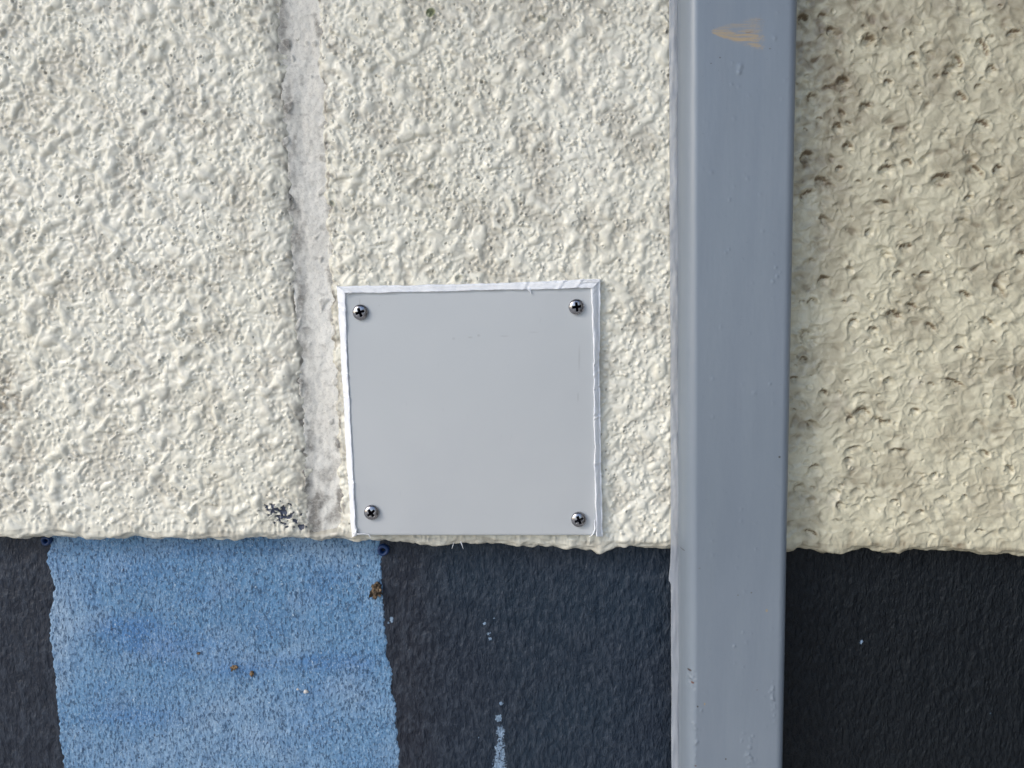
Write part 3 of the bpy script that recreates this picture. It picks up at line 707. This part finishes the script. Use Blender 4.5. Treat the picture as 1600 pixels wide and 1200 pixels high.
# caulk
n = NT('white_caulk')
n.b.inputs['Subsurface Weight'].default_value = .15; n.b.inputs['Subsurface Radius'].default_value = (.002, .002, .002); n.b.inputs['Subsurface Scale'].default_value = .5
M_caulk = n.out(n.mix(n.ramp(n.noise(80, 4), .3, .7), (.74, .76, .80), (.83, .84, .86)), .28, n.bump(n.noise(260, 3), .0008, .5))
def strip(inner, outer, yin, yout, seed, ridge, pinch=()):
    """closed ribbon of sealant between two pixel polylines"""
    def resamp(poly, Y, n_):
        P = np.array([pt(*p, Y) for p in poly]); d = np.concatenate([[0], np.cumsum(np.hypot(*np.diff(P, axis=0).T))])
        q = np.linspace(0, d[-1], n_); return np.stack([np.interp(q, d, P[:, 0]), np.interp(q, d, P[:, 1])], 1), q * 1000
    n_ = 420; A, qa = resamp(inner, -.0055, n_); B, _ = resamp(outer, -.004, n_)
    dirv = np.gradient(A, axis=0); dirv /= np.linalg.norm(dirv, axis=1)[:, None]; nn = np.stack([dirv[:, 1], -dirv[:, 0]], 1)
    def wob(q, s): return (.28 * perlin(q / 11, q * 0 + .4, s) + .20 * perlin(q / 3.5, q * 0 + .4, s + 1) + .08 * perlin(q / 1.2, q * 0 + .4, s + 2)) / 1000
    A = A + nn * wob(qa, seed)[:, None]; B = B + nn * wob(qa, seed + 5)[:, None]
    m = 26; s = np.linspace(0, 1, m); sc = np.concatenate([s])
    SS = s[None]; q2 = qa[:, None]
    XZ = A[:, None] * (1 - s)[None, :, None] + B[:, None] * s[None, :, None]
    base = yin + (yout - yin) * sst(.15, 1, SS)
    rel = ridge * (np.exp(-((SS - .10) / .10) ** 2) * (.5 + .7 * perlin(q2 / 9, q2 * 0 + .2, seed + 8)) + np.exp(-((SS - .90) / .09) ** 2) * (.7 + .7 * perlin(q2 / 14, q2 * 0 + .2, seed + 9)))
    rel = rel + .22 * perlin(q2 / 6, SS * 2, seed + 10) + .10 * perlin(q2 / 1.8, SS * 3, seed + 11)
    for (c_, w_) in pinch:      # folds across the bead
        qq = c_ * qa[-1]; rel = rel + .35 * np.exp(-((q2 - qq) / w_) ** 2) - .3 * np.exp(-((q2 - qq - w_ * 1.6) / w_) ** 2)
    Y = base - rel / 1000
    Y[:, 0] += .0009; Y[:, -1] = np.maximum(Y[:, -1], yout + .0015)
    top = np.stack([XZ[..., 0], Y, XZ[..., 1]], -1)
    bot = top[:, ::-1].copy(); bot[..., 1] = .0015
    P = np.concatenate([top, bot], 1) - np.array(pc)
    me = gridmesh('caulk', P, closed=True)
    me.calc_loop_triangles()
    return me
cs = []
cs.append(strip([(541, 458.5), (640, 456.5), (740, 454.5), (826, 453), (925, 450.5)], [(526, 447), (640, 445.5), (760, 442.5), (860, 439), (912, 436), (939, 436)], -.0064, -.0036, 200, .50, ((.72, 1.0), (.86, 1.2), (.93, 1.))))
cs.append(strip([(557.8, 836), (553, 745), (548, 650), (543, 550), (540, 456)], [(549, 840), (545, 780), (539, 690), (534, 590), (529, 500), (525, 446)], -.0061, -.0034, 220, .22, ((.22, .8), (.57, .9), (.66, .9), (.92, 1.))))
cs.append(strip([(922, 450), (924.5, 485), (927, 560), (927.5, 640), (929, 740), (931.5, 837)], [(939.5, 436), (938, 500), (937, 560), (939, 640), (940, 720), (942, 780), (942, 839)], -.0060, -.0036, 240, .55, ((.30, .8), (.345, .9), (.40, .6), (.50, .8), (.52, .6), (.70, .9))))
# short smear along the bottom left corner and threads
def thread(pts, w_, y=-.0062):
    bm_v, bm_q = [], []
    n_ = len(pts)
    for k, (a, b, ww) in enumerate(pts):
        x, z = pt(a, b, y)
        for j in range(8):
            an = j * math.pi / 4; bm_v.append((x + ww * math.cos(an) * .5, y + ww * .5 * math.sin(an), z + ww * .5 * math.cos(an) * .6))
    for k in range(n_ - 1):
        for j in range(8): bm_q.append((k * 8 + j, k * 8 + (j + 1) % 8, k * 8 + 8 + (j + 1) % 8, k * 8 + 8 + j))
    return meshraw('caulk', np.array(bm_v) - np.array(pc), np.array(bm_q))
cs.append(thread([(553, 833, .0012), (560, 834.5, .0011), (568, 834, .0008), (576, 835, .0006), (579, 840, .0003)], 1))
cs.append(thread([(546, 842, .0003), (552, 838, .001), (556, 834, .0014), (557, 826, .0010)], 1))
cs.append(thread([(922, 838, .0012), (927, 834, .0014), (930, 826, .0010), (929, 812, .0006)], 1))
cs.append(thread([(826, 452, .0013), (829, 455, .0008), (830, 460, .0002)], 1))
cs.append(thread([(541, 462, .0005), (546, 458, .0010), (553, 457, .0007), (562, 456, .0004)], 1))
cs.append(thread([(906, 441, .001), (908, 438, .0008), (913, 437, .0009), (925, 437.5, .0009), (935, 438, .0007)], 1))
cs.append(thread([(720, 846, .0006), (722, 852, .0004), (724, 858, .0001)], 1, -.002))
cs.append(thread([(709, 848, .0005), (707, 855, .0003), (706, 858, .0001)], 1, -.002))
import bmesh
bm = bmesh.new()
for c_ in cs: bm.from_mesh(c_); bpy.data.meshes.remove(c_)
bmesh.ops.recalc_face_normals(bm, faces=bm.faces)
me = bpy.data.meshes.new('caulk'); bm.to_mesh(me); bm.free()
link('caulk_bead', me, M_caulk, plate)

# ------------------------------------------------------------------ plugs, debris
n = NT('blue_plastic'); M_plug = n.out(n.mix(n.noise(300, 2), (.004, .022, .085), (.008, .04, .14)), .45)
def plug(px, py, rad, label):
    x, z = pt(px, py, YL - .003)
    seg = 28; prof = [(.30, .004), (.34, -.0012), (.48, -.0026), (.74, -.0031), (.94, -.0025), (1.0, -.0012), (1.0, .003)]
    P = np.zeros((len(prof), seg, 3))
    for i, (r_, y) in enumerate(prof):
        an = np.linspace(0, 2 * np.pi, seg, endpoint=False); k = 1 + .04 * np.sin(an * 3 + 1)
        P[i, :, 0] = r_ * rad * k * np.cos(an); P[i, :, 2] = r_ * rad * k * np.sin(an); P[i, :, 1] = y
    me = gridmesh('wall_plug', P, flip=True, closed=True)
    o = link('wall_plug', me, M_plug); o.location = (x, YL, z)
    return tag(o, label, 'wall plug', 'blue plastic wall plugs')
plug(598, 861, .0033, 'dark blue plastic wall plug under the cover plate, beside the blue patch\'s right edge')
plug(70, 846, .0028, 'dark blue wall plug half hidden under the stucco, at the blue patch\'s left corner')

n = NT('dry_debris'); M_deb = n.out(n.mix(n.ramp(n.noise(500, 4, .7), .35, .65), (.03, .02, .013), (.20, .135, .08)), .85, n.bump(n.noise(900, 3), .0006, .8))
n = NT('pale_crumb'); M_pale = n.out(n.mix(n.noise(800, 3), (.45, .42, .36), (.75, .73, .70)), .85)
n = NT('amber_crumb'); M_amb = n.out(n.mix(n.noise(800, 3), (.09, .055, .03), (.27, .18, .09)), .7)
def lump(name, px, py, rx, rz, ry, mat, seed, label, cat, group=None, leaves=0):
    x, z = pt(px, py, YL - ry)
    bm = bmesh.new(); bmesh.ops.create_icosphere(bm, subdivisions=4, radius=1)
    r_ = random.Random(seed)
    from mathutils import noise as mn
    for v in bm.verts:
        d = 1 + .55 * mn.noise(v.co * 1.6 + Vector((seed, 0, 0))) + .28 * mn.noise(v.co * 4 + Vector((0, seed, 0)))
        v.co = Vector((v.co.x * rx * d, v.co.y * ry * d, v.co.z * rz * d))
    for k in range(leaves):       # curled husk fragments
        a = r_.uniform(0, 6.28); c0 = Vector((math.cos(a) * rx * .7, -ry * r_.uniform(.2, 1), math.sin(a) * rz * .7))
        d1 = Vector((math.cos(a + .4), -r_.uniform(.1, .8), math.sin(a + .4))) * rx * r_.uniform(.4, .9)
        d2 = Vector((-math.sin(a), r_.uniform(-.5, .5), math.cos(a))) * rx * r_.uniform(.15, .4)
        vs = [bm.verts.new(c0 - d2), bm.verts.new(c0 + d1 * .6 - d2 * .7 + Vector((0, -.0004, 0))), bm.verts.new(c0 + d1), bm.verts.new(c0 + d1 * .5 + d2), bm.verts.new(c0 + d2)]
        bm.faces.new(vs)
    me = bpy.data.meshes.new(name); bm.to_mesh(me); bm.free()
    o = link(name, me, mat); o.location = (x, YL - ry * .6, z)
    return tag(o, label, cat, group)
lump('insect_cocoon', 587, 922, .0030, .0034, .0030, M_deb, 3, 'small brown dried cocoon stuck at the right edge of the blue patch', 'cocoon', leaves=16)
g_ = 'crumbs stuck on the blue paint'
lump('dirt_crumb', 366, 1043, .0017, .0012, .0010, M_amb, 5, 'amber brown crumb, largest of the specks amid the blue patch', 'crumb', g_, 3)
lump('dirt_crumb', 393, 1053, .0011, .0014, .0009, M_amb, 8, 'small brown crumb just lower right of the largest amber crumb', 'crumb', g_, 2)
lump('dirt_crumb', 478, 1081, .0013, .0010, .0009, M_pale, 9, 'whitish crumb on the right half of the blue patch', 'crumb', g_)
lump('dirt_crumb', 465, 1077, .0007, .0005, .0005, M_pale, 12, 'tiny white crumb just left of the whitish crumb', 'crumb', g_)
lump('dirt_crumb', 310, 1021, .0011, .0007, .0007, M_deb, 14, 'dark brown crumb upper left of the amber crumb on blue', 'crumb', g_)
